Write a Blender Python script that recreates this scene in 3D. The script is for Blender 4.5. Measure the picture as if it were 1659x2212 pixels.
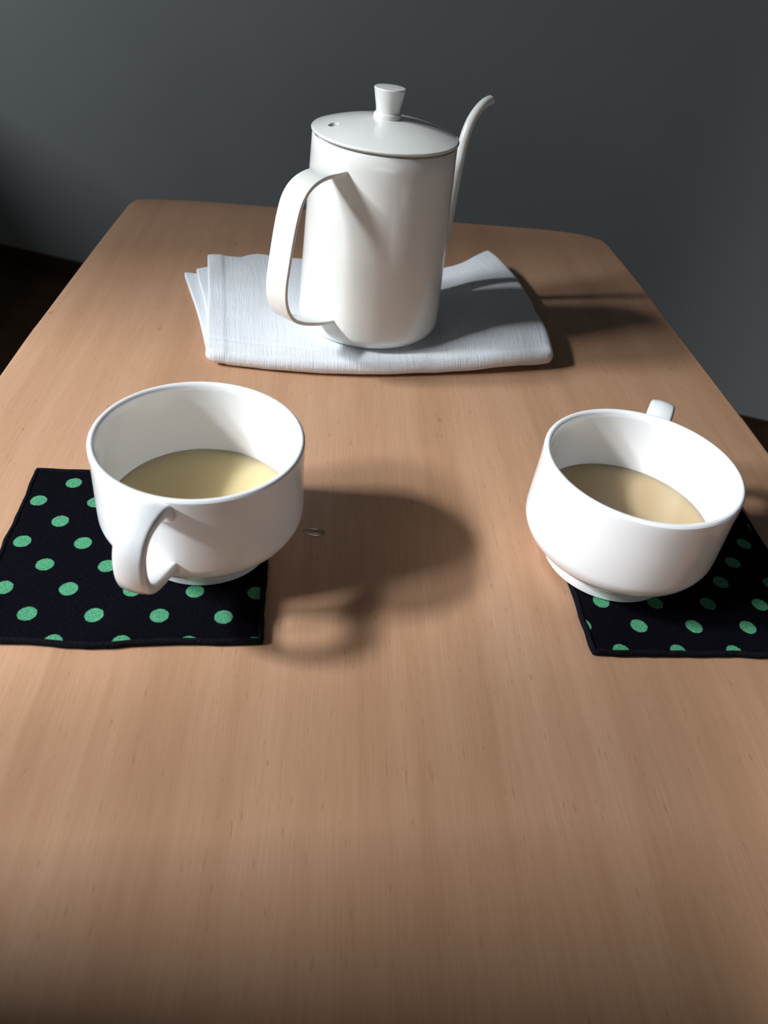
import bpy, bmesh, math, random
from mathutils import Vector, Matrix, noise

random.seed(7)
for o in list(bpy.data.objects):
    bpy.data.objects.remove(o, do_unlink=True)
scene = bpy.context.scene
C = scene.collection
TZ = 0.71                       # height of the table top above the floor

# ------------------------------------------------------------------ camera
F_PX, PITCH, ROLL, CAM_H = 1620.66, 0.69233, 0.13568, 0.25957
fw = Vector((0, math.cos(PITCH), -math.sin(PITCH)))
r0 = Vector((1, 0, 0)); u0 = Vector((0, math.sin(PITCH), math.cos(PITCH)))
rt = r0 * math.cos(ROLL) + u0 * math.sin(ROLL)
up = -r0 * math.sin(ROLL) + u0 * math.cos(ROLL)
cam_d = bpy.data.cameras.new('camera')
cam = bpy.data.objects.new('camera', cam_d); C.objects.link(cam)
cam.matrix_world = Matrix(((rt.x, up.x, -fw.x, 0), (rt.y, up.y, -fw.y, 0), (rt.z, up.z, -fw.z, TZ + CAM_H), (0, 0, 0, 1)))
cam_d.sensor_fit = 'VERTICAL'; cam_d.sensor_height = 24.0; cam_d.sensor_width = 18.0
cam_d.lens = F_PX / 2212.0 * 24.0
cam_d.clip_start = 0.01
cam_d.dof.use_dof = True; cam_d.dof.focus_distance = 0.42; cam_d.dof.aperture_fstop = 9.0
scene.camera = cam

# ------------------------------------------------------------------ light
world = bpy.data.worlds.new('world'); scene.world = world; world.use_nodes = True
bg = world.node_tree.nodes['Background']
bg.inputs['Color'].default_value = (0.80, 0.90, 1.0, 1); bg.inputs['Strength'].default_value = 0.1
# frosted windows, plus an added frontal fill as the last entry: (wall, along0, along1, z0, z1, energy, spread, colour); each a soft area light just inside its pane
XL, XR, YR, ZC = -2.57, 2.3, -2.4, 2.85
AIM = Vector((0.12, 0.02, 0.71))
WINDOWS_AND_FILL = [('left', -0.40, 0.08, 2.24, 2.60, 18.5, 58, (0.905, 0.96, 1.0), True),      # bright high window
           ('left', -1.15, -0.44, 2.24, 2.60, 16.5, 58, (0.905, 0.96, 1.0), True),     # its dimmer neighbour
           ('left', 0.75, 1.95, 0.95, 2.25, 20.0, 180, (0.86, 0.94, 1.0), False),      # broad weak window by the back wall
           ('front', -0.55, 1.15, 0.76, 1.30, 4.6, 180, (0.96, 0.98, 1.0), False)]     # added low frontal fill that lifts the shaded near sides
for wall, a0, a1, z0, z1, en, sp_, col, aim in WINDOWS_AND_FILL:
    ld = bpy.data.lights.new('window_or_fill_light', 'AREA'); ld.shape = 'RECTANGLE'; ld.size = a1 - a0 - 0.06; ld.size_y = z1 - z0 - 0.06
    ld.energy = en; ld.color = col; ld.spread = math.radians(sp_)
    lo = bpy.data.objects.new('window_or_fill_light', ld); C.objects.link(lo)
    lo.location = (XL + 0.03, (a0 + a1) / 2, (z0 + z1) / 2) if wall == 'left' else ((a0 + a1) / 2, YR + 0.03, (z0 + z1) / 2)
    d_ = (AIM - lo.location) if aim else Vector((1, 0, 0) if wall == 'left' else (0, 1, 0))
    lo.rotation_euler = d_.to_track_quat('-Z', 'Y').to_euler()
scene.cycles.max_bounces = 10; scene.cycles.diffuse_bounces = 6; scene.cycles.transparent_max_bounces = 8
vs = scene.view_settings
vs.view_transform = 'Standard'; vs.look = 'None'; vs.exposure = 0.0; vs.gamma = 1.0; vs.use_curve_mapping = False

# ------------------------------------------------------------------ helpers
def mesh_obj(name, verts, faces, mat=None, parent=None, smooth=True, sharp=40, uvs=None):
    me = bpy.data.meshes.new(name)
    me.from_pydata([tuple(v) for v in verts], [], faces)
    bm = bmesh.new(); bm.from_mesh(me); bmesh.ops.recalc_face_normals(bm, faces=bm.faces); bm.to_mesh(me); bm.free()
    if uvs is not None:
        lay = me.uv_layers.new(name='UVMap')
        for lp in me.loops: lay.data[lp.index].uv = uvs[lp.vertex_index]
    if smooth:
        me.polygons.foreach_set('use_smooth', [True] * len(me.polygons))
        me.set_sharp_from_angle(angle=math.radians(sharp))
    o = bpy.data.objects.new(name, me); C.objects.link(o)
    if mat: me.materials.append(mat)
    if parent: o.parent = parent
    return o

def thing(name, label, cat, loc=(0, 0, 0), rotz=0.0, group=None):
    o = bpy.data.objects.new(name, None); C.objects.link(o)
    o.empty_display_size = 0.02
    o.location = loc; o.rotation_euler = (0, 0, rotz)
    return tag(o, label, cat, group)

def tag(o, label, cat, group=None):
    o['label'] = label; o['category'] = cat
    if group: o['group'] = group
    return o

def struct(o, label=None):
    o['kind'] = 'structure'
    if label: o['label'] = label
    return o

def catmull(pts, n=6, closed=False):
    P = [Vector(p) for p in pts]; out = []
    m = len(P)
    for i in range(m if closed else m - 1):
        if closed: a, b, c, d = P[(i - 1) % m], P[i], P[(i + 1) % m], P[(i + 2) % m]
        else:
            b, c = P[i], P[i + 1]
            a = P[i - 1] if i > 0 else b + (b - c)
            d = P[i + 2] if i + 2 < m else c + (c - b)
        for k in range(n):
            t = k / n
            out.append(0.5 * ((2 * b) + (c - a) * t + (2 * a - 5 * b + 4 * c - d) * t * t + (3 * b - a - 3 * c + d) * t ** 3))
    if not closed: out.append(P[-1].copy())
    return out

def lathe(name, prof, mat, parent=None, seg=96, sharp=40):
    verts, faces, rings = [], [], []
    for r, z in prof:
        if r < 1e-6:
            rings.append([len(verts)]); verts.append((0, 0, z))
        else:
            rings.append(list(range(len(verts), len(verts) + seg)))
            verts += [(r * math.cos(2 * math.pi * k / seg), r * math.sin(2 * math.pi * k / seg), z) for k in range(seg)]
    for a, b in zip(rings, rings[1:]):
        for k in range(seg):
            k2 = (k + 1) % seg
            if len(a) == 1 and len(b) == 1: continue
            if len(a) == 1: faces.append((a[0], b[k], b[k2]))
            elif len(b) == 1: faces.append((a[k], a[k2], b[0]))
            else: faces.append((a[k], a[k2], b[k2], b[k]))
    return mesh_obj(name, verts, faces, mat, parent, sharp=sharp)

def sweep_strap(name, path, side, width, thick, mat, parent, bev=0.0006, crown=0.0):
    """flat strap along `path` (Vectors in one vertical plane); `side` = horizontal unit vector across the strap.
    width/thick are functions of 0..1"""
    n = len(path); verts, faces = [], []
    sec = []
    for i, p in enumerate(path):
        t = (path[min(i + 1, n - 1)] - path[max(i - 1, 0)]).normalized()
        nrm = side.cross(t).normalized()
        w, h = width(i / (n - 1)) / 2, thick(i / (n - 1)) / 2
        b = min(bev, h * 0.95, w * 0.95)
        loop = []
        for cx_, cy_, a0 in ((w - b, h - b, 0), (-(w - b), h - b, 90), (-(w - b), -(h - b), 180), (w - b, -(h - b), 270)):
            for k in range(5):
                a = math.radians(a0 + 22.5 * k)
                loop.append((cx_ + b * math.cos(a), cy_ + b * math.sin(a)))
            if a0 in (0, 180) and crown:
                for q in (0.5, 0.0, -0.5):
                    s_ = 1 if a0 == 0 else -1
                    loop.append((s_ * q * (w - b), s_ * (h + crown * (1 - q * q))))
        sec.append(loop)
        verts += [p + side * x + nrm * y for x, y in loop]
    m = len(sec[0])
    for i in range(n - 1):
        for k in range(m):
            k2 = (k + 1) % m
            faces.append((i * m + k, i * m + k2, (i + 1) * m + k2, (i + 1) * m + k))
    faces.append(tuple(range(m))); faces.append(tuple((n - 1) * m + k for k in range(m)))
    return mesh_obj(name, verts, faces, mat, parent, sharp=50)

def box(name, x0, x1, y0, y1, z0, z1, mat, parent=None):
    v = [(x, y, z) for z in (z0, z1) for y in (y0, y1) for x in (x0, x1)]
    f = [(0, 1, 3, 2), (4, 6, 7, 5), (0, 4, 5, 1), (2, 3, 7, 6), (0, 2, 6, 4), (1, 5, 7, 3)]
    return mesh_obj(name, v, f, mat, parent, smooth=False)

# ------------------------------------------------------------------ materials
def new_mat(name, col=(0.8, 0.8, 0.8), rough=0.5, spec=0.5, coat=0.0, coat_rough=0.05):
    m = bpy.data.materials.new(name); m.use_nodes = True
    b = m.node_tree.nodes['Principled BSDF']
    b.inputs['Base Color'].default_value = (*col, 1); b.inputs['Roughness'].default_value = rough
    b.inputs['Specular IOR Level'].default_value = spec
    b.inputs['Coat Weight'].default_value = coat; b.inputs['Coat Roughness'].default_value = coat_rough
    return m, m.node_tree.nodes, m.node_tree.links, b

def N(nodes, typ, **kw):
    n = nodes.new(typ)
    for k, v in kw.items():
        if k.startswith('i_'):
            key = k[2:].replace('_', ' ')
            n.inputs[int(key) if key.isdigit() else key].default_value = v
        else: setattr(n, k, v)
    return n

def math_node(nodes, links, op, a, b=None, c=None):
    n = nodes.new('ShaderNodeMath'); n.operation = op
    for i, x in enumerate((a, b, c)):
        if x is None: continue
        if isinstance(x, (int, float)): n.inputs[i].default_value = x
        else: links.new(x, n.inputs[i])
    return n.outputs[0]

def ramp(nodes, links, fac, stops):
    n = nodes.new('ShaderNodeValToRGB'); e = n.color_ramp.elements
    while len(e) < len(stops): e.new(0.5)
    for el, (p, c) in zip(e, stops): el.position = p; el.color = (*c, 1)
    links.new(fac, n.inputs[0]); return n.outputs[0]

def mix_col(nodes, links, fac, a, b, mode='MIX'):
    n = nodes.new('ShaderNodeMix'); n.data_type = 'RGBA'; n.blend_type = mode
    for key, x in ((0, fac), (6, a), (7, b)):
        if isinstance(x, (int, float)): n.inputs[key].default_value = x
        elif isinstance(x, tuple): n.inputs[key].default_value = (*x, 1)
        else: links.new(x, n.inputs[key])
    return n.outputs[2]

def mat_wood():
    m, n, l, b = new_mat('beech_veneer', rough=0.38, spec=0.35)
    tc = N(n, 'ShaderNodeTexCoord')
    def stretched(sx, sy, sz=1.0):
        mp = N(n, 'ShaderNodeMapping'); mp.inputs['Scale'].default_value = (sx, sy, sz); l.new(tc.outputs['Object'], mp.inputs[0]); return mp.outputs[0]
    # wide tonal bands along the grain
    n1 = N(n, 'ShaderNodeTexNoise', i_Scale=1.0, i_Detail=3.0, i_Roughness=0.55); l.new(stretched(44, 2.6), n1.inputs['Vector'])
    # narrow streaks
    n2 = N(n, 'ShaderNodeTexNoise', i_Scale=1.0, i_Detail=5.0, i_Roughness=0.65); l.new(stretched(260, 7), n2.inputs['Vector'])
    # fine fibres
    n3 = N(n, 'ShaderNodeTexNoise', i_Scale=1.0, i_Detail=2.0, i_Roughness=0.5); l.new(stretched(1500, 45), n3.inputs['Vector'])
    # pores: short dark dashes
    vo = N(n, 'ShaderNodeTexNoise', i_Scale=1.0, i_Detail=1.0, i_Roughness=0.4); l.new(stretched(1100, 130), vo.inputs['Vector'])
    # hue blotches
    n4 = N(n, 'ShaderNodeTexNoise', i_Scale=1.0, i_Detail=2.0); l.new(stretched(9, 5), n4.inputs['Vector'])
    t = math_node(n, l, 'ADD', math_node(n, l, 'MULTIPLY', n1.outputs[0], 0.68), math_node(n, l, 'MULTIPLY', n2.outputs[0], 0.32))
    base = ramp(n, l, t, [(0.28, (0.435, 0.228, 0.130)), (0.48, (0.52, 0.288, 0.172)), (0.70, (0.60, 0.352, 0.222))])
    base = mix_col(n, l, math_node(n, l, 'MULTIPLY', n4.outputs[0], 0.30), base, (0.52, 0.318, 0.178))
    fib = ramp(n, l, n3.outputs[0], [(0.30, (0.93, 0.92, 0.91)), (0.65, (1.02, 1.02, 1.02))])
    base = mix_col(n, l, 1.0, base, fib, 'MULTIPLY')
    por = ramp(n, l, vo.outputs[0], [(0.70, (1, 1, 1)), (0.78, (0.72, 0.64, 0.58))])
    base = mix_col(n, l, 0.8, base, por, 'MULTIPLY')
    # a few darker flecks
    fl = N(n, 'ShaderNodeTexNoise', i_Scale=1.0, i_Detail=0.0); l.new(stretched(190, 75), fl.inputs['Vector'])
    flk = ramp(n, l, fl.outputs[0], [(0.84, (1, 1, 1)), (0.92, (0.75, 0.66, 0.58))])
    base = mix_col(n, l, 0.9, base, flk, 'MULTIPLY')
    l.new(base, b.inputs['Base Color'])
    rr = math_node(n, l, 'ADD', math_node(n, l, 'MULTIPLY', n2.outputs[0], 0.16), 0.36); l.new(rr, b.inputs['Roughness'])
    bp = N(n, 'ShaderNodeBump', i_Strength=0.10, i_Distance=0.0004); l.new(n3.outputs[0], bp.inputs['Height']); l.new(bp.outputs[0], b.inputs['Normal'])
    return m

def mat_linen():
    m, n, l, b = new_mat('white_linen', (0.80, 0.81, 0.83), rough=0.9, spec=0.15)
    b.inputs['Sheen Weight'].default_value = 0.25; b.inputs['Sheen Roughness'].default_value = 0.5
    tc = N(n, 'ShaderNodeTexCoord')
    def thr(sx, sy, det=2.0):
        mp = N(n, 'ShaderNodeMapping'); mp.inputs['Scale'].default_value = (sx, sy, 1); l.new(tc.outputs['UV'], mp.inputs[0])
        t = N(n, 'ShaderNodeTexNoise', i_Scale=1.0, i_Detail=det, i_Roughness=0.6); l.new(mp.outputs[0], t.inputs['Vector']); return t.outputs[0]
    warp = thr(1500, 60); weft = thr(60, 1500); slub = thr(420, 14, 1.0); slub2 = thr(12, 380, 1.0); pil = thr(1900, 1900)
    hsum = math_node(n, l, 'ADD', math_node(n, l, 'MULTIPLY', warp, 0.9), math_node(n, l, 'MULTIPLY', weft, 0.6))
    hsum = math_node(n, l, 'ADD', hsum, math_node(n, l, 'MULTIPLY', slub, 0.7))
    hsum = math_node(n, l, 'ADD', hsum, math_node(n, l, 'MULTIPLY', slub2, 0.3))
    hsum = math_node(n, l, 'ADD', hsum, math_node(n, l, 'MULTIPLY', pil, 0.5))
    bp = N(n, 'ShaderNodeBump', i_Strength=0.55, i_Distance=0.0007); l.new(hsum, bp.inputs['Height']); l.new(bp.outputs[0], b.inputs['Normal'])
    col = ramp(n, l, math_node(n, l, 'MULTIPLY', hsum, 0.33), [(0.30, (0.72, 0.745, 0.79)), (0.55, (0.82, 0.845, 0.885))])
    l.new(col, b.inputs['Base Color'])
    return m

B1 = (0.01645, -0.0128); B2 = (-0.0110, -0.0172)      # lattice of the dot print (metres)
def mat_dots():
    m, n, l, b = new_mat('dotted_black_cotton', rough=0.92, spec=0.04)
    uv = N(n, 'ShaderNodeUVMap', uv_map='UVMap')
    fr = N(n, 'ShaderNodeVectorMath', operation='FRACTION'); l.new(uv.outputs[0], fr.inputs[0])
    sx = N(n, 'ShaderNodeSeparateXYZ'); l.new(fr.outputs[0], sx.inputs[0])
    du = math_node(n, l, 'SUBTRACT', sx.outputs[0], 0.5); dv = math_node(n, l, 'SUBTRACT', sx.outputs[1], 0.5)
    px = math_node(n, l, 'ADD', math_node(n, l, 'MULTIPLY', du, B1[0]), math_node(n, l, 'MULTIPLY', dv, B2[0]))
    py = math_node(n, l, 'ADD', math_node(n, l, 'MULTIPLY', du, B1[1]), math_node(n, l, 'MULTIPLY', dv, B2[1]))
    d = math_node(n, l, 'SQRT', math_node(n, l, 'ADD', math_node(n, l, 'MULTIPLY', px, px), math_node(n, l, 'MULTIPLY', py, py)))
    tc = N(n, 'ShaderNodeTexCoord')
    wob = N(n, 'ShaderNodeTexNoise', i_Scale=1800.0, i_Detail=0.0); l.new(tc.outputs['Object'], wob.inputs['Vector'])
    d = math_node(n, l, 'ADD', d, math_node(n, l, 'MULTIPLY', math_node(n, l, 'SUBTRACT', wob.outputs[0], 0.5), 0.0006))
    mask = N(n, 'ShaderNodeMapRange'); l.new(d, mask.inputs[0])
    for k, v in ((1, 0.00395), (2, 0.0041), (3, 1.0), (4, 0.0)): mask.inputs[k].default_value = v
    def weave(sx_, sy_):
        mp = N(n, 'ShaderNodeMapping'); mp.inputs['Scale'].default_value = (sx_, sy_, 1); l.new(tc.outputs['Object'], mp.inputs[0])
        t = N(n, 'ShaderNodeTexNoise', i_Scale=1.0, i_Detail=1.0); l.new(mp.outputs[0], t.inputs['Vector']); return t.outputs[0]
    wv = math_node(n, l, 'ADD', weave(2600, 500), weave(500, 2600))
    green = ramp(n, l, math_node(n, l, 'MULTIPLY', wv, 0.5), [(0.38, (0.045, 0.22, 0.115)), (0.62, (0.12, 0.40, 0.22))])
    black = ramp(n, l, math_node(n, l, 'MULTIPLY', wv, 0.5), [(0.40, (0.0015, 0.0015, 0.003)), (0.66, (0.005, 0.005, 0.009))])
    l.new(mix_col(n, l, mask.outputs[0], black, green), b.inputs['Base Color'])
    bp = N(n, 'ShaderNodeBump', i_Strength=0.5, i_Distance=0.0004); l.new(wv, bp.inputs['Height']); l.new(bp.outputs[0], b.inputs['Normal'])
    return m

def mat_black_hem():
    m, n, l, b = new_mat('black_hem_cotton', (0.007, 0.007, 0.011), rough=0.95, spec=0.1)
    tc = N(n, 'ShaderNodeTexCoord')
    t = N(n, 'ShaderNodeTexNoise', i_Scale=900.0, i_Detail=3.0); l.new(tc.outputs['Object'], t.inputs['Vector'])
    l.new(ramp(n, l, t.outputs[0], [(0.35, (0.002, 0.002, 0.004)), (0.7, (0.008, 0.008, 0.012))]), b.inputs['Base Color'])
    bp = N(n, 'ShaderNodeBump', i_Strength=0.6, i_Distance=0.0006); l.new(t.outputs[0], bp.inputs['Height']); l.new(bp.outputs[0], b.inputs['Normal'])
    return m

def mat_porcelain():
    m, n, l, b = new_mat('white_porcelain', (0.89, 0.892, 0.90), rough=0.22, spec=0.5, coat=0.6, coat_rough=0.06)
    tc = N(n, 'ShaderNodeTexCoord'); t = N(n, 'ShaderNodeTexNoise', i_Scale=45.0, i_Detail=2.0); l.new(tc.outputs['Object'], t.inputs['Vector'])
    bp = N(n, 'ShaderNodeBump', i_Strength=0.04, i_Distance=0.0008); l.new(t.outputs[0], bp.inputs['Height']); l.new(bp.outputs[0], b.inputs['Normal'])
    return m

def mat_enamel():
    m, n, l, b = new_mat('cream_enamel', (0.77, 0.775, 0.74), rough=0.34, spec=0.5, coat=0.7, coat_rough=0.07)
    tc = N(n, 'ShaderNodeTexCoord'); t = N(n, 'ShaderNodeTexNoise', i_Scale=60.0, i_Detail=2.0); l.new(tc.outputs['Object'], t.inputs['Vector'])
    l.new(ramp(n, l, t.outputs[0], [(0.3, (0.79, 0.79, 0.755)), (0.7, (0.83, 0.83, 0.795))]), b.inputs['Base Color'])
    return m

def mat_tea(name, col, dens, murk):
    m, n, l, b = new_mat(name)
    n.remove(b)
    out = n['Material Output']
    tr = N(n, 'ShaderNodeBsdfTransparent'); gl = N(n, 'ShaderNodeBsdfGlossy', i_Roughness=0.02); df = N(n, 'ShaderNodeSubsurfaceScattering', i_Scale=0.03)
    df.inputs['Color'].default_value = (*murk, 1); df.inputs['Radius'].default_value = (1.0, 0.85, 0.6)
    fl = N(n, 'ShaderNodeBsdfDiffuse'); fl.inputs['Color'].default_value = (*murk, 1)
    fres = N(n, 'ShaderNodeFresnel', i_IOR=1.33); mx = N(n, 'ShaderNodeMixShader'); m0 = N(n, 'ShaderNodeMixShader', i_Fac=0.85); m1 = N(n, 'ShaderNodeMixShader', i_Fac=0.40)
    l.new(df.outputs[0], m1.inputs[1]); l.new(fl.outputs[0], m1.inputs[2])
    l.new(tr.outputs[0], m0.inputs[1]); l.new(m1.outputs[0], m0.inputs[2])
    l.new(fres.outputs[0], mx.inputs[0]); l.new(m0.outputs[0], mx.inputs[1]); l.new(gl.outputs[0], mx.inputs[2]); l.new(mx.outputs[0], out.inputs['Surface'])
    va = N(n, 'ShaderNodeVolumeAbsorption', i_Density=dens); va.inputs['Color'].default_value = (*col, 1)
    l.new(va.outputs[0], out.inputs['Volume'])
    return m

def mat_wall(name, c1, c2, scale=2.0):
    m, n, l, b = new_mat(name, rough=0.9, spec=0.2)
    tc = N(n, 'ShaderNodeTexCoord'); t = N(n, 'ShaderNodeTexNoise', i_Scale=scale, i_Detail=3.0); l.new(tc.outputs['Object'], t.inputs['Vector'])
    l.new(ramp(n, l, t.outputs[0], [(0.35, c1), (0.65, c2)]), b.inputs['Base Color'])
    t2 = N(n, 'ShaderNodeTexNoise', i_Scale=180.0, i_Detail=2.0); l.new(tc.outputs['Object'], t2.inputs['Vector'])
    bp = N(n, 'ShaderNodeBump', i_Strength=0.08, i_Distance=0.002); l.new(t2.outputs[0], bp.inputs['Height']); l.new(bp.outputs[0], b.inputs['Normal'])
    return m

M_WOOD = mat_wood(); M_LINEN = mat_linen(); M_DOTS = mat_dots(); M_HEM = mat_black_hem()
M_PORC = mat_porcelain(); M_ENAM = mat_enamel()
M_GREY = mat_wall('grey_wall_paint', (0.36, 0.375, 0.38), (0.39, 0.405, 0.41))
M_PALE = mat_wall('pale_wall_paint', (0.23, 0.23, 0.225), (0.26, 0.26, 0.255))
M_DARKWOOD = mat_wall('dark_brown_wood', (0.050, 0.026, 0.012), (0.075, 0.040, 0.020), 12.0)
M_FRAME = new_mat('window_frame_paint', (0.6, 0.6, 0.58), 0.5)[0]

# ------------------------------------------------------------------ room
WX, WY, WS = 0.9226, 1.6629, -0.20                 # back wall passes here, slope in plan
SHADE_PIER_Y, SHADE_PART_Y = 0.310, 0.060  # edges of the two added shade blockers
def wy(x): return WY + WS * (x - WX)
def poly_slab(name, outline, z0, z1, mat):
    k = len(outline)
    v = [(x, y, z0) for x, y in outline] + [(x, y, z1) for x, y in outline]
    f = [tuple(range(k)), tuple(range(k, 2 * k))] + [(i, (i + 1) % k, k + (i + 1) % k, k + i) for i in range(k)]
    return mesh_obj(name, v, f, mat, smooth=False)
plan = [(XL, YR), (XR, YR), (XR, wy(XR)), (XL, wy(XL))]
struct(poly_slab('floor', plan, -0.05, 0.0, M_DARKWOOD), 'dark brown wooden floor')
struct(poly_slab('ceiling', plan, ZC, ZC + 0.05, M_PALE), 'pale ceiling')
struct(poly_slab('wall_back', [(XL, wy(XL)), (XR, wy(XR)), (XR, wy(XR) + 0.1), (XL, wy(XL) + 0.1)], 0.0, ZC, M_GREY), 'dark grey painted wall behind the table')
struct(poly_slab('wall_right', [(XR, YR), (XR + 0.1, YR), (XR + 0.1, wy(XR)), (XR, wy(XR))], 0.0, ZC, M_PALE))
struct(poly_slab('wall_front', [(XL, YR - 0.1), (XR, YR - 0.1), (XR, YR), (XL, YR)], 0.0, ZC, M_PALE))
struct(poly_slab('wall_left', [(XL - 0.1, YR), (XL, YR), (XL, wy(XL)), (XL - 0.1, wy(XL))], 0.0, ZC, M_PALE))
M_FROST = new_mat('frosted_pane', (0.80, 0.83, 0.85), 0.6)[0]
for wi, (wall, a0, a1, z0, z1, en, sp_, col, aim) in enumerate(WINDOWS_AND_FILL):
    win = struct(bpy.data.objects.new('window_%d' % (wi + 1), None)); C.objects.link(win)  # the last one only dresses the added frontal fill
    win.location = (XL, (a0 + a1) / 2, z0) if wall == 'left' else ((a0 + a1) / 2, YR, z0)
    win.rotation_euler = (0, 0, 0) if wall == 'left' else (0, 0, math.radians(90))
    h2, zz = (a1 - a0) / 2, z1 - z0
    def wbox(nm, dx, y0, y1, q0, q1, mt): return box(nm, 0.0, dx, y0, y1, q0, q1, mt, win)
    wbox('window_pane', 0.008, -h2 + 0.03, h2 - 0.03, 0.03, zz - 0.03, M_FROST)
    for y0, y1 in ((-h2, -h2 + 0.03), (h2 - 0.03, h2)): wbox('window_frame', 0.025, y0, y1, 0, zz, M_FRAME)
    for q0, q1 in ((0, 0.03), (zz - 0.03, zz)): wbox('window_frame', 0.025, -h2 + 0.03, h2 - 0.03, q0, q1, M_FRAME)
# added unseen pier and partition, shading the table's far and near ends
struct(poly_slab('added_shade_pier', [(-1.04, SHADE_PIER_Y), (-0.96, SHADE_PIER_Y), (-0.96, 1.20), (-1.04, 1.20)], 0.0, ZC, M_PALE), 'added unseen pier that shades the far end of the table')
struct(poly_slab('added_shade_partition', [(-0.38, YR), (-0.32, YR), (-0.32, SHADE_PART_Y), (-0.38, SHADE_PART_Y)], 0.0, TZ + 0.32, M_PALE), 'added unseen half-height blocker that shades the near end of the table')
struct(poly_slab('added_shade_ledge_1', [(XL, 0.6), (-1.45, 0.6), (-1.45, wy(-1.45) - 0.012), (XL, wy(XL) - 0.012)], 0.0, 0.55, M_DARKWOOD), 'added unseen low block that shades the lower left of the back wall')  # added ledge, keeps light off the lower left of the back wall
o = poly_slab('baseboard_back', [(XL, wy(XL) - 0.012), (XR, wy(XR) - 0.012), (XR, wy(XR)), (XL, wy(XL))], 0.0, 0.05, M_DARKWOOD)
struct(o, 'dark brown baseboard along the grey wall')

# ------------------------------------------------------------------ table
TA = math.radians(7.0)
def to_local(x, y): return (x * math.cos(TA) + y * math.sin(TA), -x * math.sin(TA) + y * math.cos(TA))
far_pts = [(0.2465, 0.4368), (0.2438, 0.4562), (0.2378, 0.4986), (0.229, 0.5591), (0.2187, 0.6308), (0.209, 0.6992), (0.1982, 0.7627), (0.1935, 0.788),
           (0.188, 0.8025), (0.174, 0.8105), (0.1563, 0.814), (0.123, 0.8125), (0.0894, 0.8065), (0.0, 0.792), (-0.1, 0.7775), (-0.1938, 0.7625), (-0.2373, 0.7535),
           (-0.2675, 0.7445), (-0.2800, 0.7365), (-0.2838, 0.7240), (-0.283, 0.7107), (-0.2791, 0.664), (-0.2724, 0.5936), (-0.2614, 0.4847), (-0.252, 0.4003)]
far_l = [to_local(*p) for p in far_pts]
V0 = 0.20; UC = 0.049                                     # table centre in its own frame
loc_pts = [(u - UC, v - V0) for u, v in far_l]
near = [(-u, -v) for u, v in loc_pts]                      # the near end repeats the far end
outline = catmull([(u, v, 0) for u, v in loc_pts + near], 4, closed=True)
TLOC = Vector((UC * math.cos(TA) - V0 * math.sin(TA), UC * math.sin(TA) + V0 * math.cos(TA), 0))
table = thing('table', 'light beech wooden table with gently curved sides and rounded corners', 'table', (TLOC.x, TLOC.y, 0), TA)
k = len(outline)
cen = Vector((0, 0, 0))
def inset(i, d):
    a, b = outline[i - 1], outline[(i + 1) % k]; t = (b - a).normalized(); nrm = Vector((-t.y, t.x, 0))
    if nrm.dot(outline[i]) > 0: nrm = -nrm
    return outline[i] + nrm * d
rings = [(0.0035, 0.0), (0.0016, -0.0006), (0.0004, -0.002), (0.0, -0.004), (0.0, -0.018), (0.003, -0.023), (0.012, -0.026)]
vv, ff = [], []
for d, z in rings:
    for i in range(k):
        q = inset(i, d); vv.append((q.x, q.y, TZ + z))
for a in range(len(rings) - 1):
    for i in range(k):
        j = (i + 1) % k; ff.append((a * k + i, a * k + j, (a + 1) * k + j, (a + 1) * k + i))
ff.append(tuple(range(k))); ff.append(tuple((len(rings) - 1) * k + i for i in range(k)))
mesh_obj('table_top', vv, ff, M_WOOD, table, sharp=50)
for x0, x1, y0, y1 in ((-0.17, 0.17, 0.46, 0.48), (-0.17, 0.17, -0.48, -0.46), (-0.19, -0.17, -0.44, 0.44), (0.17, 0.19, -0.44, 0.44)):
    box('apron', x0, x1, y0, y1, TZ - 0.085, TZ - 0.026, M_WOOD, table)
for sx in (-1, 1):
    for sy in (-1, 1):
        vv = []
        for z, r_ in ((0.0, 0.013), (0.35, 0.017), (TZ - 0.026, 0.021)):
            t = z / TZ
            for q in range(12):
                a = 2 * math.pi * q / 12
                vv.append((sx * (0.195 - 0.01 * t) + r_ * math.cos(a), sy * (0.49 - 0.02 * t) + r_ * math.sin(a), z))
        ff = [(a * 12 + q, a * 12 + (q + 1) % 12, (a + 1) * 12 + (q + 1) % 12, (a + 1) * 12 + q) for a in range(2) for q in range(12)]
        ff += [tuple(range(12)), tuple(range(24, 36))]
        mesh_obj('leg', vv, ff, M_WOOD, table)

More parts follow.
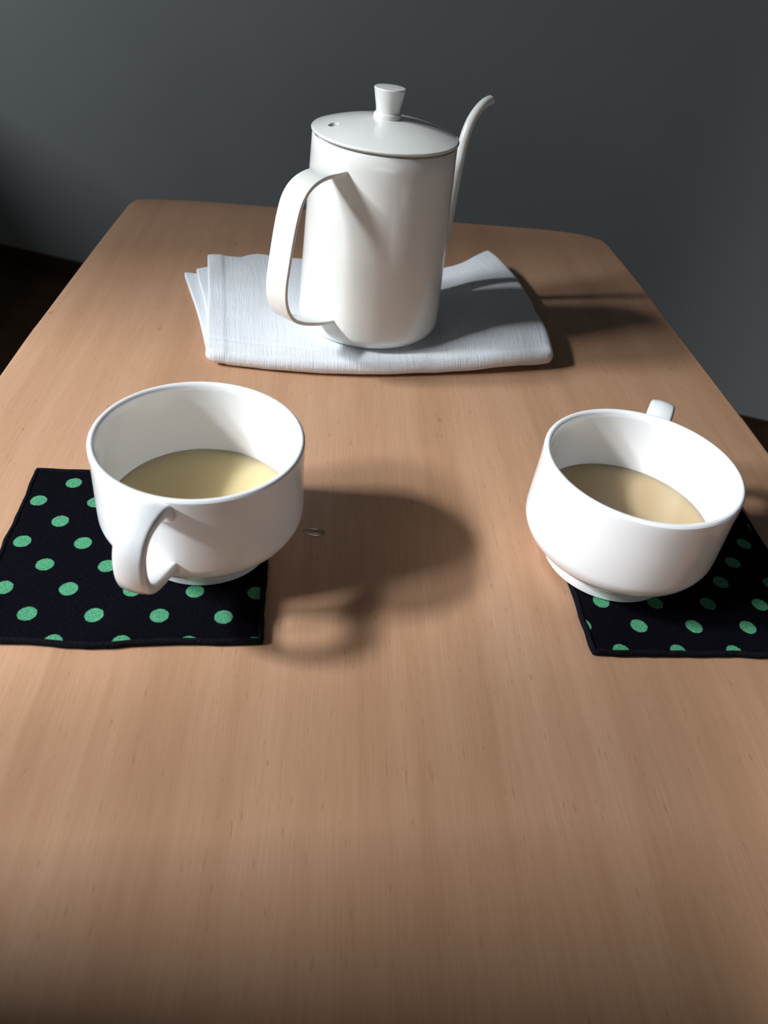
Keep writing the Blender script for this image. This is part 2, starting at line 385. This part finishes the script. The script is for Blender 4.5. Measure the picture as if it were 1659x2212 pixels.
# ------------------------------------------------------------------ folded linen napkin
def interp(poly, t):
    P = [Vector((*p, 0)) for p in poly]; L = [0]
    for a, b in zip(P, P[1:]): L.append(L[-1] + (b - a).length)
    s = t * L[-1]
    for i in range(len(P) - 1):
        if s <= L[i + 1] + 1e-9:
            return P[i].lerp(P[i + 1], (s - L[i]) / max(L[i + 1] - L[i], 1e-9))
    return P[-1]
KX, KY, KZB = -0.0315, 0.51996, 0.0100
def sstep(a, b, x):   # smooth ramp from a to b (either order)
    t = min(1, max(0, (x - a) / (b - a))); return t * t * (3 - 2 * t)
def gauss(x, y, cx, cy, sx, sy, rot=0.0):
    dx, dy = x - cx, y - cy; c, s = math.cos(rot), math.sin(rot)
    return math.exp(-((dx * c + dy * s) / sx) ** 2 - ((-dx * s + dy * c) / sy) ** 2)
def cloth_slab(name, front, back, left, right, top, edge, parent, ns=110, nt=84, origin=(KX, KY)):
    """front/back run left to right, left/right run front to back; top(x,y)->z ; edge(side,t)->radius of the folded edge"""
    front = [tuple(p)[:2] for p in catmull([(*p, 0) for p in front], 6)]; back = [tuple(p)[:2] for p in catmull([(*p, 0) for p in back], 6)]
    left = [tuple(p)[:2] for p in catmull([(*p, 0) for p in left], 6)]; right = [tuple(p)[:2] for p in catmull([(*p, 0) for p in right], 6)]
    def coons(s, t):
        a, b = interp(front, s), interp(back, s); c, d = interp(left, t), interp(right, t)
        p00, p10, p01, p11 = interp(front, 0), interp(front, 1), interp(back, 0), interp(back, 1)
        return a.lerp(b, t) + c.lerp(d, s) - (p00.lerp(p10, s)).lerp(p01.lerp(p11, s), t)
    vv, uv, ff, idx = [], [], [], {}
    for j in range(nt + 1):
        for i in range(ns + 1):
            s, t = i / ns, j / nt
            p = coons(s, t); idx[i, j] = len(vv)
            vv.append(Vector((p.x, p.y, top(p.x, p.y)))); uv.append((s * 0.24, t * 0.17))
    for j in range(nt):
        for i in range(ns): ff.append((idx[i, j], idx[i + 1, j], idx[i + 1, j + 1], idx[i, j + 1]))
    ring = [(i, 0) for i in range(ns)] + [(ns, j) for j in range(nt)] + [(i, nt) for i in range(ns, 0, -1)] + [(0, j) for j in range(nt, 0, -1)]
    base = [vv[idx[q]].copy() for q in ring]; m = len(ring)
    nrm = []
    for q in range(m):
        t = (base[(q + 2) % m] - base[q - 2]); n_ = Vector((t.y, -t.x, 0)).normalized(); nrm.append(n_)
    for _ in range(3): nrm = [(nrm[q - 1] + nrm[q] + nrm[(q + 1) % m]).normalized() for q in range(m)]
    def e_at(q):
        i, j = q
        if j == 0: return edge('front', i / ns)
        if i == ns: return edge('right', j / nt)
        if j == nt: return edge('back', i / ns)
        return edge('left', j / nt)
    E = [e_at(q) for q in ring]
    for _ in range(10): E = [(E[q - 1] + E[q] * 2 + E[(q + 1) % m]) / 4 for q in range(m)]
    prev = [idx[q] for q in ring]
    NA = 10
    for a in range(1, NA + 1):
        ang = math.pi * a / NA; cur = []
        for q in range(m):
            e = E[q]; pz = base[q].z - e * (1 - math.cos(ang))
            bx = base[q] + nrm[q] * (e * 0.9 * math.sin(ang))
            cur.append(len(vv)); vv.append(Vector((bx.x, bx.y, max(pz, 0.0004))))
            u0_, v0_ = uv[idx[ring[q]]]; d_ = e * ang
            i, j = ring[q]; uv.append((u0_ + (d_ if i == ns else -d_ if i == 0 else 0), v0_ + (d_ if j == nt else -d_ if j == 0 else 0)))
        for q in range(m):
            q2 = (q + 1) % m; ff.append((prev[q], prev[q2], cur[q2], cur[q]))
        prev = cur
    ff.append(tuple(prev))
    vv = [Vector((v.x - origin[0], v.y - origin[1], v.z)) for v in vv]
    return mesh_obj(name, vv, ff, M_LINEN, parent, sharp=80, uvs=uv)
napkin = thing('folded_napkin', 'folded white linen napkin lying flat under the kettle', 'napkin', (KX, KY, TZ))
def flat_k(x, y, z, zf=KZB):
    d = math.hypot(x - KX, y - KY); return zf + (z - zf) * sstep(0.047, 0.066, d)
def wr(x, y, s, a): return a * noise.noise(Vector((x * s, y * s, s)))
def top_z(x, y):
    z = 0.0104 + wr(x, y, 28, 0.0009) + wr(x, y, 70, 0.00035)
    z += 0.0055 * sstep(0.015, 0.085, x)                                # the right side is springy and thicker
    z += 0.0045 * gauss(x, y, 0.056, 0.662, 0.028, 0.040, -0.5)        # lifted far right corner
    z += 0.0040 * gauss(x, y, 0.062, 0.525, 0.050, 0.026, 0.35)        # swelling in front of the kettle
    z += 0.0028 * gauss(x, y, -0.165, 0.585, 0.012, 0.030)             # far left corner stands up a little
    z += 0.0010 * gauss(x, y, -0.02, 0.462, 0.060, 0.012, 0.25)
    dl = (x + 0.1305 + 0.2667 * (y - 0.4445)) * 0.966                   # stitched hem along the left edge
    z += 0.0006 * (1 - sstep(0.0100, 0.0125, dl))
    df_ = (y - 0.4445 - 0.30 * max(0.0, x + 0.06) - 0.06 * (x + 0.1305))
    z -= 0.0005 * math.exp(-((df_ - 0.0155) / 0.0018) ** 2) * sstep(0.05, -0.02, x)
    return flat_k(x, y, z)
T_FRONT = [(-0.1305, 0.4445), (-0.083, 0.4475), (-0.053, 0.4515), (-0.0125, 0.4605), (0.042, 0.4795), (0.075, 0.4925), (0.1010, 0.5045)]
T_BACK = [(-0.1705, 0.5945), (-0.150, 0.6015), (-0.125, 0.613), (-0.06, 0.622), (0.0, 0.630), (0.0225, 0.636), (0.0425, 0.650), (0.0605, 0.674)]
T_LEFT = [(-0.1305, 0.4445), (-0.1405, 0.482), (-0.1525, 0.530), (-0.1705, 0.5945)]
T_RIGHT = [(0.1010, 0.5045), (0.0985, 0.535), (0.0925, 0.568), (0.0900, 0.590), (0.0800, 0.632), (0.0605, 0.674)]
def top_edge(sd, t):
    if sd == 'front': return 0.0050 + 0.0018 * sstep(0.6, 1.0, t)
    if sd == 'right': return 0.0068
    if sd == 'back': return 0.0016 + 0.0030 * sstep(0.7, 1.0, t)
    return 0.0016
cloth_slab('top_fold', T_FRONT, T_BACK, T_LEFT, T_RIGHT, top_z, top_edge, napkin, 190, 140)
def low_z(h, s): return lambda x, y: h + wr(x, y, s, 0.0004)
def sh(pl, dx, dy): return [(a + dx, b + dy) for a, b in pl]
cloth_slab('middle_fold', [(-0.1290, 0.4475), (-0.03, 0.462), (0.04, 0.485), (0.100, 0.5095)], [(-0.1755, 0.578), (-0.155, 0.598), (-0.148, 0.6125), (-0.138, 0.6235), (-0.122, 0.6235), (-0.06, 0.615), (0.02, 0.630), (0.058, 0.668)],
           [(-0.1290, 0.4475), (-0.149, 0.510), (-0.1755, 0.578)], [(0.100, 0.5095), (0.092, 0.592), (0.058, 0.668)], low_z(0.0070, 33), lambda sd, t: 0.0016, napkin, 80, 60)
cloth_slab('bottom_fold', [(-0.1310, 0.4475), (-0.03, 0.462), (0.04, 0.485), (0.101, 0.5095)], [(-0.1850, 0.5755), (-0.160, 0.579), (-0.06, 0.607), (0.02, 0.628), (0.056, 0.662)],
           [(-0.1310, 0.4475), (-0.1535, 0.505), (-0.1850, 0.5755)], [(0.101, 0.5095), (0.092, 0.592), (0.056, 0.662)], low_z(0.0036, 41), lambda sd, t: 0.0016, napkin, 80, 60)

# ------------------------------------------------------------------ kettle
HA = math.radians(237.6)                                        # direction of the handle
kettle = thing('kettle', 'cream white drip kettle with strap handle and thin gooseneck spout on the napkin', 'kettle', (KX, KY, TZ + KZB + 0.0002))
RB, RT, ZT = 0.0512, 0.0466, 0.1258                              # body: bottom radius, top radius, top height above its base
def body_r(z): return RB + (RT - RB) * (z - 0.0097) / (ZT - 0.0097)
prof = [(0, 0.0012), (0.034, 0.0012), (0.0385, 0.0002), (0.0415, 0.0)]
for q in range(1, 13):
    a = math.radians(-90 + 7.5 * q); prof.append((RB - 0.0097 + 0.0097 * math.cos(a), 0.0097 + 0.0097 * math.sin(a)))
for q in range(1, 13): z = 0.0097 + (ZT - 0.0097) * q / 12; prof.append((body_r(z), z))
prof += [(RT - 0.0003, ZT + 0.0003), (RT - 0.0012, ZT + 0.0003), (RT - 0.0015, ZT - 0.001), (RB - 0.002, 0.012), (RB - 0.010, 0.0035), (0, 0.0032)]
lathe('body', prof, M_ENAM, kettle, 128, sharp=60)
# dark lining added inside the body so the steam hole looks unlit
M_HOLE_SHADE = new_mat('steam_hole_shade', (0.05, 0.05, 0.05), 0.5)[0]
liner = lathe('lining', [(0, 0.006), (0.036, 0.006), (0.0405, 0.010), (0.0405, ZT - 0.012), (0.0400, ZT - 0.012), (0.0400, 0.0105), (0.0355, 0.0065), (0, 0.0065)], M_HOLE_SHADE, kettle, 64)
liner['label'] = 'dark lining added to blacken the steam hole'
# lid: domed disc with a steam hole and a flared knob
zl = ZT + 0.0017
lid_prof = [(0, zl + 0.0092), (0.02, zl + 0.0075), (0.036, zl + 0.0030), (0.0412, zl + 0.0010), (0.0415, zl - 0.008), (0.0436, zl - 0.008), (0.0440, zl + 0.0002), (0.0462, zl + 0.0000), (0.0472, zl + 0.0005), (0.0474, zl + 0.0012), (0.0470, zl + 0.0018)]
dome = [(0.0470 * (1 - q / 48.0), zl + 0.0018 + 0.0086 * (1 - (1 - q / 48.0) ** 2)) for q in range(1, 49)]
dome[-1] = (0, dome[-1][1])
lid = lathe('lid', lid_prof + dome, M_ENAM, kettle, 128, sharp=60)
bpy.context.view_layer.update()
cut = lathe('cutter', [(0, zl - 0.005), (0.0034, zl - 0.005), (0.0034, zl + 0.03), (0, zl + 0.03)], None, None, 32)
cut.location = (KX - 0.0316, KY - 0.0150, TZ + KZB)
bo = lid.modifiers.new('hole', 'BOOLEAN'); bo.object = cut; bo.operation = 'DIFFERENCE'; bo.solver = 'EXACT'
bpy.context.view_layer.update()
dg = bpy.context.evaluated_depsgraph_get()
me2 = bpy.data.meshes.new_from_object(lid.evaluated_get(dg)); lid.modifiers.clear(); old = lid.data; lid.data = me2; bpy.data.meshes.remove(old)
me2.name = 'lid'
bpy.data.objects.remove(cut, do_unlink=True)
me2.set_sharp_from_angle(angle=math.radians(50))
zk = zl + 0.0018 + 0.0083
lathe('knob', [(0, zk - 0.003), (0.0085, zk - 0.003), (0.0087, zk - 0.0002), (0.0087, zk + 0.0022), (0.0084, zk + 0.0028), (0.0076, zk + 0.0030), (0.0074, zk + 0.0035), (0.0078, zk + 0.0065),
               (0.0087, zk + 0.0105), (0.0096, zk + 0.0155), (0.00985, zk + 0.0164), (0.0095, zk + 0.0170), (0.006, zk + 0.0173), (0, zk + 0.0174)], M_ENAM, kettle, 64, sharp=35)
# handle: flat strap bent to a D
hdv = Vector((math.cos(HA), math.sin(HA), 0)); hside = Vector((-math.sin(HA), math.cos(HA), 0))
hp = [(0.0460, 0.1237), (0.0560, 0.1239), (0.0660, 0.1238), (0.0745, 0.1220), (0.0810, 0.1185), (0.0858, 0.1130), (0.0892, 0.1050), (0.0925, 0.0930), (0.0957, 0.0780), (0.0978, 0.0660),
      (0.0976, 0.0560), (0.0945, 0.0475), (0.0890, 0.0410), (0.0810, 0.0365), (0.0700, 0.0325), (0.0590, 0.0295), (0.0485, 0.0275)]
path = catmull([(hdv.x * d, hdv.y * d, z - KZB) for d, z in hp], 5)
sweep_strap('handle', path, hside, lambda t: 0.0166, lambda t: 0.0024, M_ENAM, kettle, bev=0.0005)
# spout: gooseneck tube
SA = HA - math.pi + math.radians(0.5)
sv = Vector((math.cos(SA), math.sin(SA), 0))
sp = [(0.0455, 0.022, 0.0085), (0.056, 0.0215, 0.0078), (0.069, 0.0225, 0.0070), (0.0805, 0.0285, 0.0062), (0.0880, 0.0385, 0.0056), (0.0918, 0.052, 0.0051), (0.0940, 0.071, 0.0047),
      (0.0962, 0.094, 0.0043), (0.0980, 0.110, 0.0040), (0.1003, 0.1225, 0.0038), (0.1050, 0.1325, 0.0036), (0.1125, 0.1395, 0.0035), (0.1215, 0.1438, 0.0034), (0.1300, 0.1452, 0.0034)]
cp = catmull([(d, z - KZB, r_) for d, z, r_ in sp], 6)
vv, ff, ns_ = [], [], 24
def ring_at(i, scale_, shift=0.0):
    d, z, r_ = cp[i]; a, b = cp[max(i - 1, 0)], cp[min(i + 1, len(cp) - 1)]
    t = Vector((b.x - a.x, b.y - a.y)).normalized(); nn = Vector((-t.y, t.x))
    out = []
    for q in range(ns_):
        an = 2 * math.pi * q / ns_; c_, s_ = math.cos(an) * r_ * scale_, math.sin(an) * r_ * scale_
        sl = 0.35 * c_ if i == len(cp) - 1 else 0.0            # slanted mouth: the upper lip ends a little earlier
        dd = d + nn.x * c_ - t.x * sl; zz = z + nn.y * c_ - t.y * sl
        out.append(Vector((sv.x * dd - sv.y * s_, sv.y * dd + sv.x * s_, zz)))
    return out
for i in range(len(cp)): vv += ring_at(i, 1.0)
for i in range(len(cp) - 1, len(cp) - 14, -1): vv += ring_at(i, 0.80)
nr = len(vv) // ns_
for a in range(nr - 1):
    for q in range(ns_):
        q2 = (q + 1) % ns_; ff.append((a * ns_ + q, a * ns_ + q2, (a + 1) * ns_ + q2, (a + 1) * ns_ + q))
ff.append(tuple(range(ns_))); ff.append(tuple((nr - 1) * ns_ + q for q in range(ns_)))
mesh_obj('spout', vv, ff, M_ENAM, kettle, sharp=60)

# ------------------------------------------------------------------ coasters
def coaster(label, fl, ang, w, d, dot0, seed, extra):
    """fl: front-left corner on the table, ang: direction of the front edge; dot0: centre of one dot; extra: list of bulges"""
    th = 0.0030
    root = thing('coaster', label, 'coaster', (fl[0], fl[1], TZ), ang, 'polka dot fabric coasters')
    ca, sa = math.cos(ang), math.sin(ang)
    n = 72; vv, uv, ff = [], [], []
    det = B1[0] * B2[1] - B1[1] * B2[0]
    def wob(t, k): return 0.0007 * noise.noise(Vector((t * 5.0, k * 3.7, seed))) + 0.0004 * noise.noise(Vector((t * 14.0, k * 1.7, seed + 5)))
    def pos(s, t):
        x = s * w + wob(t, 0) * (1 - s) + wob(t, 1) * s; y = t * d + wob(s, 2) * (1 - t) + wob(s, 3) * t
        for bx, by, ax, ay, rad in extra:
            g = math.exp(-((s - bx) ** 2 + (t - by) ** 2) / rad ** 2); x += ax * g; y += ay * g
        return x, y
    def hgt(s, t):
        e = min(s, 1 - s, t, 1 - t)
        z = th - 0.0004 + 0.0003 * sstep(0.0, 0.06, e) + 0.00030 * noise.noise(Vector((s * 6, t * 6, seed))) * sstep(0.0, 0.2, e) + 0.0005 * noise.noise(Vector((s * 9, t * 9, seed + 2))) * (1 - sstep(0.05, 0.25, e))
        return z
    for j in range(n + 1):
        for i in range(n + 1):
            s, t = i / n, j / n; x, y = pos(s, t)
            gx, gy = fl[0] + x * ca - y * sa - dot0[0], fl[1] + x * sa + y * ca - dot0[1]
            uv.append(((gx * B2[1] - gy * B2[0]) / det + 0.5, (-gx * B1[1] + gy * B1[0]) / det + 0.5))
            vv.append((x, y, min(hgt(s, t), 0.0031)))
    for j in range(n):
        for i in range(n): ff.append((j * (n + 1) + i, j * (n + 1) + i + 1, (j + 1) * (n + 1) + i + 1, (j + 1) * (n + 1) + i))
    # thickness: straight skirt down to the table
    ringi = [i for i in range(n)] + [j * (n + 1) + n for j in range(n)] + [n * (n + 1) + i for i in range(n, 0, -1)] + [j * (n + 1) for j in range(n, 0, -1)]
    low = []
    for q in ringi: low.append(len(vv)); vv.append((vv[q][0], vv[q][1], 0.0002)); uv.append(uv[q])
    m = len(ringi)
    for q in range(m): ff.append((ringi[q], ringi[(q + 1) % m], low[(q + 1) % m], low[q]))
    ff.append(tuple(low))
    mesh_obj('fabric_panel', vv, ff, M_DOTS, root, sharp=60, uvs=uv)
    # hem: a rolled seam round the border
    ctr = [Vector(vv[q]) for q in ringi]; hv, hf = [], []
    for q in range(m):
        t = (ctr[(q + 1) % m] - ctr[q - 1]); t.z = 0; t.normalize(); o_ = Vector((t.y, -t.x, 0))
        rr = 0.0014 * (1 + 0.16 * noise.noise(Vector((q * 0.35, seed, 0))))
        c_ = ctr[q]
        for a in range(10):
            an = 2 * math.pi * a / 10
            zz = 0.0017 + 0.0016 * math.sin(an) * (1 + 0.15 * noise.noise(Vector((q * 0.21, seed, 4))))
            p_ = c_ + o_ * (rr * math.cos(an) + 0.0001); hv.append((p_.x, p_.y, max(zz, 0.0001)))
    for q in range(m):
        for a in range(10): hf.append((q * 10 + a, q * 10 + (a + 1) % 10, ((q + 1) % m) * 10 + (a + 1) % 10, ((q + 1) % m) * 10 + a))
    mesh_obj('hem', hv, hf, M_HEM, root, sharp=80)
    return root
# left: front right corner (-0.0448,0.2111), direction 10.8 degrees
la = math.radians(9.8); lw_, ld_ = 0.1215, 0.1165
fr = (-0.0460, 0.2120)
coaster('black coaster with bright green dots under the cup on the left', (fr[0] - lw_ * math.cos(la), fr[1] - lw_ * math.sin(la)), la, lw_, ld_, (-0.1195, 0.2130), 1.3, [(0.42, 0.0, 0.0, -0.0022, 0.16)])
ra = math.radians(8.6)
coaster('black coaster with mostly shaded green dots under the cup on the right', (0.1040, 0.2321), ra, 0.1195, 0.1200, (0.1276, 0.2512), 4.1, [])

# ------------------------------------------------------------------ cups
def rs(pts, n=5): return [(p.x, p.y) for p in catmull([(a, b, 0) for a, b in pts], n)]
cup_prof = [(0, 0.0022), (0.0265, 0.0022), (0.0290, 0.0004), (0.0302, 0.0), (0.0318, 0.0001), (0.0327, 0.0010), (0.0331, 0.0045), (0.0337, 0.0090), (0.0345, 0.0093)]
cup_prof += rs([(0.0362, 0.0096), (0.0385, 0.0112), (0.0420, 0.0143), (0.0452, 0.0182), (0.0470, 0.0225), (0.0473, 0.0270), (0.0471, 0.0370), (0.0468, 0.0490), (0.0469, 0.0598), (0.0466, 0.0614),
                (0.0458, 0.0621), (0.0448, 0.0621), (0.0438, 0.0614), (0.0433, 0.0600), (0.0430, 0.0570), (0.0430, 0.0420), (0.0430, 0.0280), (0.0420, 0.0205), (0.0395, 0.0140), (0.0350, 0.0095), (0.0280, 0.0070), (0.0180, 0.0062)], 4)
cup_prof += [(0.008, 0.0060), (0, 0.0060)]
CZ = 0.0033
def inner_r(z):
    pr = [(0.0180, 0.0062), (0.0280, 0.0070), (0.0350, 0.0095), (0.0395, 0.0140), (0.0420, 0.0205), (0.0430, 0.0280), (0.0430, 0.0420), (0.0430, 0.06)]
    for (r1, z1), (r2, z2) in zip(pr, pr[1:]):
        if z1 <= z <= z2: return r1 + (r2 - r1) * (z - z1) / (z2 - z1)
    return 0.043
ch = [(0.0458, 0.0562), (0.04895, 0.058), (0.05555, 0.0594), (0.06215, 0.0594), (0.06732, 0.0571), (0.07018, 0.0525), (0.07128, 0.0463), (0.07084, 0.0403), (0.06842, 0.0346), (0.06358, 0.0302), (0.0572, 0.0278), (0.0506, 0.0264), (0.04455, 0.0254)]
def cup(label, x, y, az, group=None):
    root = thing('cup', label, 'cup', (x, y, TZ + CZ), 0, group)
    lathe('bowl', cup_prof, M_PORC, root, 128, sharp=35)
    hv = Vector((math.cos(az), math.sin(az), 0)); sd = Vector((-math.sin(az), math.cos(az), 0))
    pth = catmull([(hv.x * d, hv.y * d, z) for d, z in ch], 5)
    def flare(t): return max(0.0, 1 - t / 0.13) ** 2 + max(0.0, 1 - (1 - t) / 0.13) ** 2
    sweep_strap('handle', pth, sd, lambda t: 0.0136 + 0.0035 * flare(t) - 0.0006 * math.sin(math.pi * t), lambda t: 0.0050 + 0.0035 * flare(t), M_PORC, root, bev=0.0021, crown=0.0005)
    return root
X1, Y1, X2, Y2 = -0.08563, 0.26958, 0.11779, 0.29667
cup('white porcelain cup with its handle turned towards the viewer, left of the two', X1, Y1, math.radians(263.8), 'white porcelain stacking cups')
cup('white porcelain cup with its handle turned to the far side, right of the two', X2, Y2, math.radians(70.0), 'white porcelain stacking cups')
def tea(label, x, y, level, mat):
    top = level - CZ
    pts = [(0, 0.0061), (0.0180, 0.0063), (0.0281, 0.0072), (0.0350, 0.0097), (0.0394, 0.0142), (0.0419, 0.0206)]
    pts = [p for p in pts if p[1] < top - 0.002] + [(inner_r(top) - 0.0002, top)]
    pr = [(r_ - (0.00003 if r_ > 0 else 0), z + 0.0001) for r_, z in pts[:-1]]
    rr = pts[-1][0]
    pr += [(rr, top), (rr - 0.0016, top), (0, top)]
    o = lathe('tea', pr, mat, None, 96, sharp=60)
    o.location = (x, y, TZ + CZ)
    return tag(o, label, 'tea', 'pale tea in the cups')
tea('pale yellow tea filling half of the cup on the left', X1, Y1, 0.0275, mat_tea('pale_tea', (0.86, 0.72, 0.40), 30.0, (0.80, 0.61, 0.32)))
tea('amber tea filling half of the cup on the right', X2, Y2, 0.0325, mat_tea('amber_tea', (0.84, 0.64, 0.34), 32.0, (0.55, 0.395, 0.22)))

# ------------------------------------------------------------------ water drop on the table
mw, nw, lw2, bw = new_mat('clear_water', (1, 1, 1), 0.02)
bw.inputs['Transmission Weight'].default_value = 1.0; bw.inputs['IOR'].default_value = 1.33
vv, ff = [], []
for a in range(7):
    t = a / 6.0
    for q in range(32):
        an = 2 * math.pi * q / 32
        rr = (1 + 0.14 * math.cos(2 * an + 0.6) + 0.08 * math.sin(3 * an)) * math.cos(t * math.pi / 2 * 0.999)
        vv.append((0.0052 * rr * math.cos(an), 0.0032 * rr * math.sin(an), 0.0009 * math.sin(t * math.pi / 2)))
for a in range(6):
    for q in range(32): ff.append((a * 32 + q, a * 32 + (q + 1) % 32, (a + 1) * 32 + (q + 1) % 32, (a + 1) * 32 + q))
ff.append(tuple(range(32))); ff.append(tuple(6 * 32 + q for q in range(32)))
o = mesh_obj('water_drop', vv, ff, mw, sharp=60); o.location = (-0.0345, 0.2895, TZ + 0.0001); o.rotation_euler = (0, 0, math.radians(8))
tag(o, 'small clear water drop on the table in the left cup shadow', 'water drop')
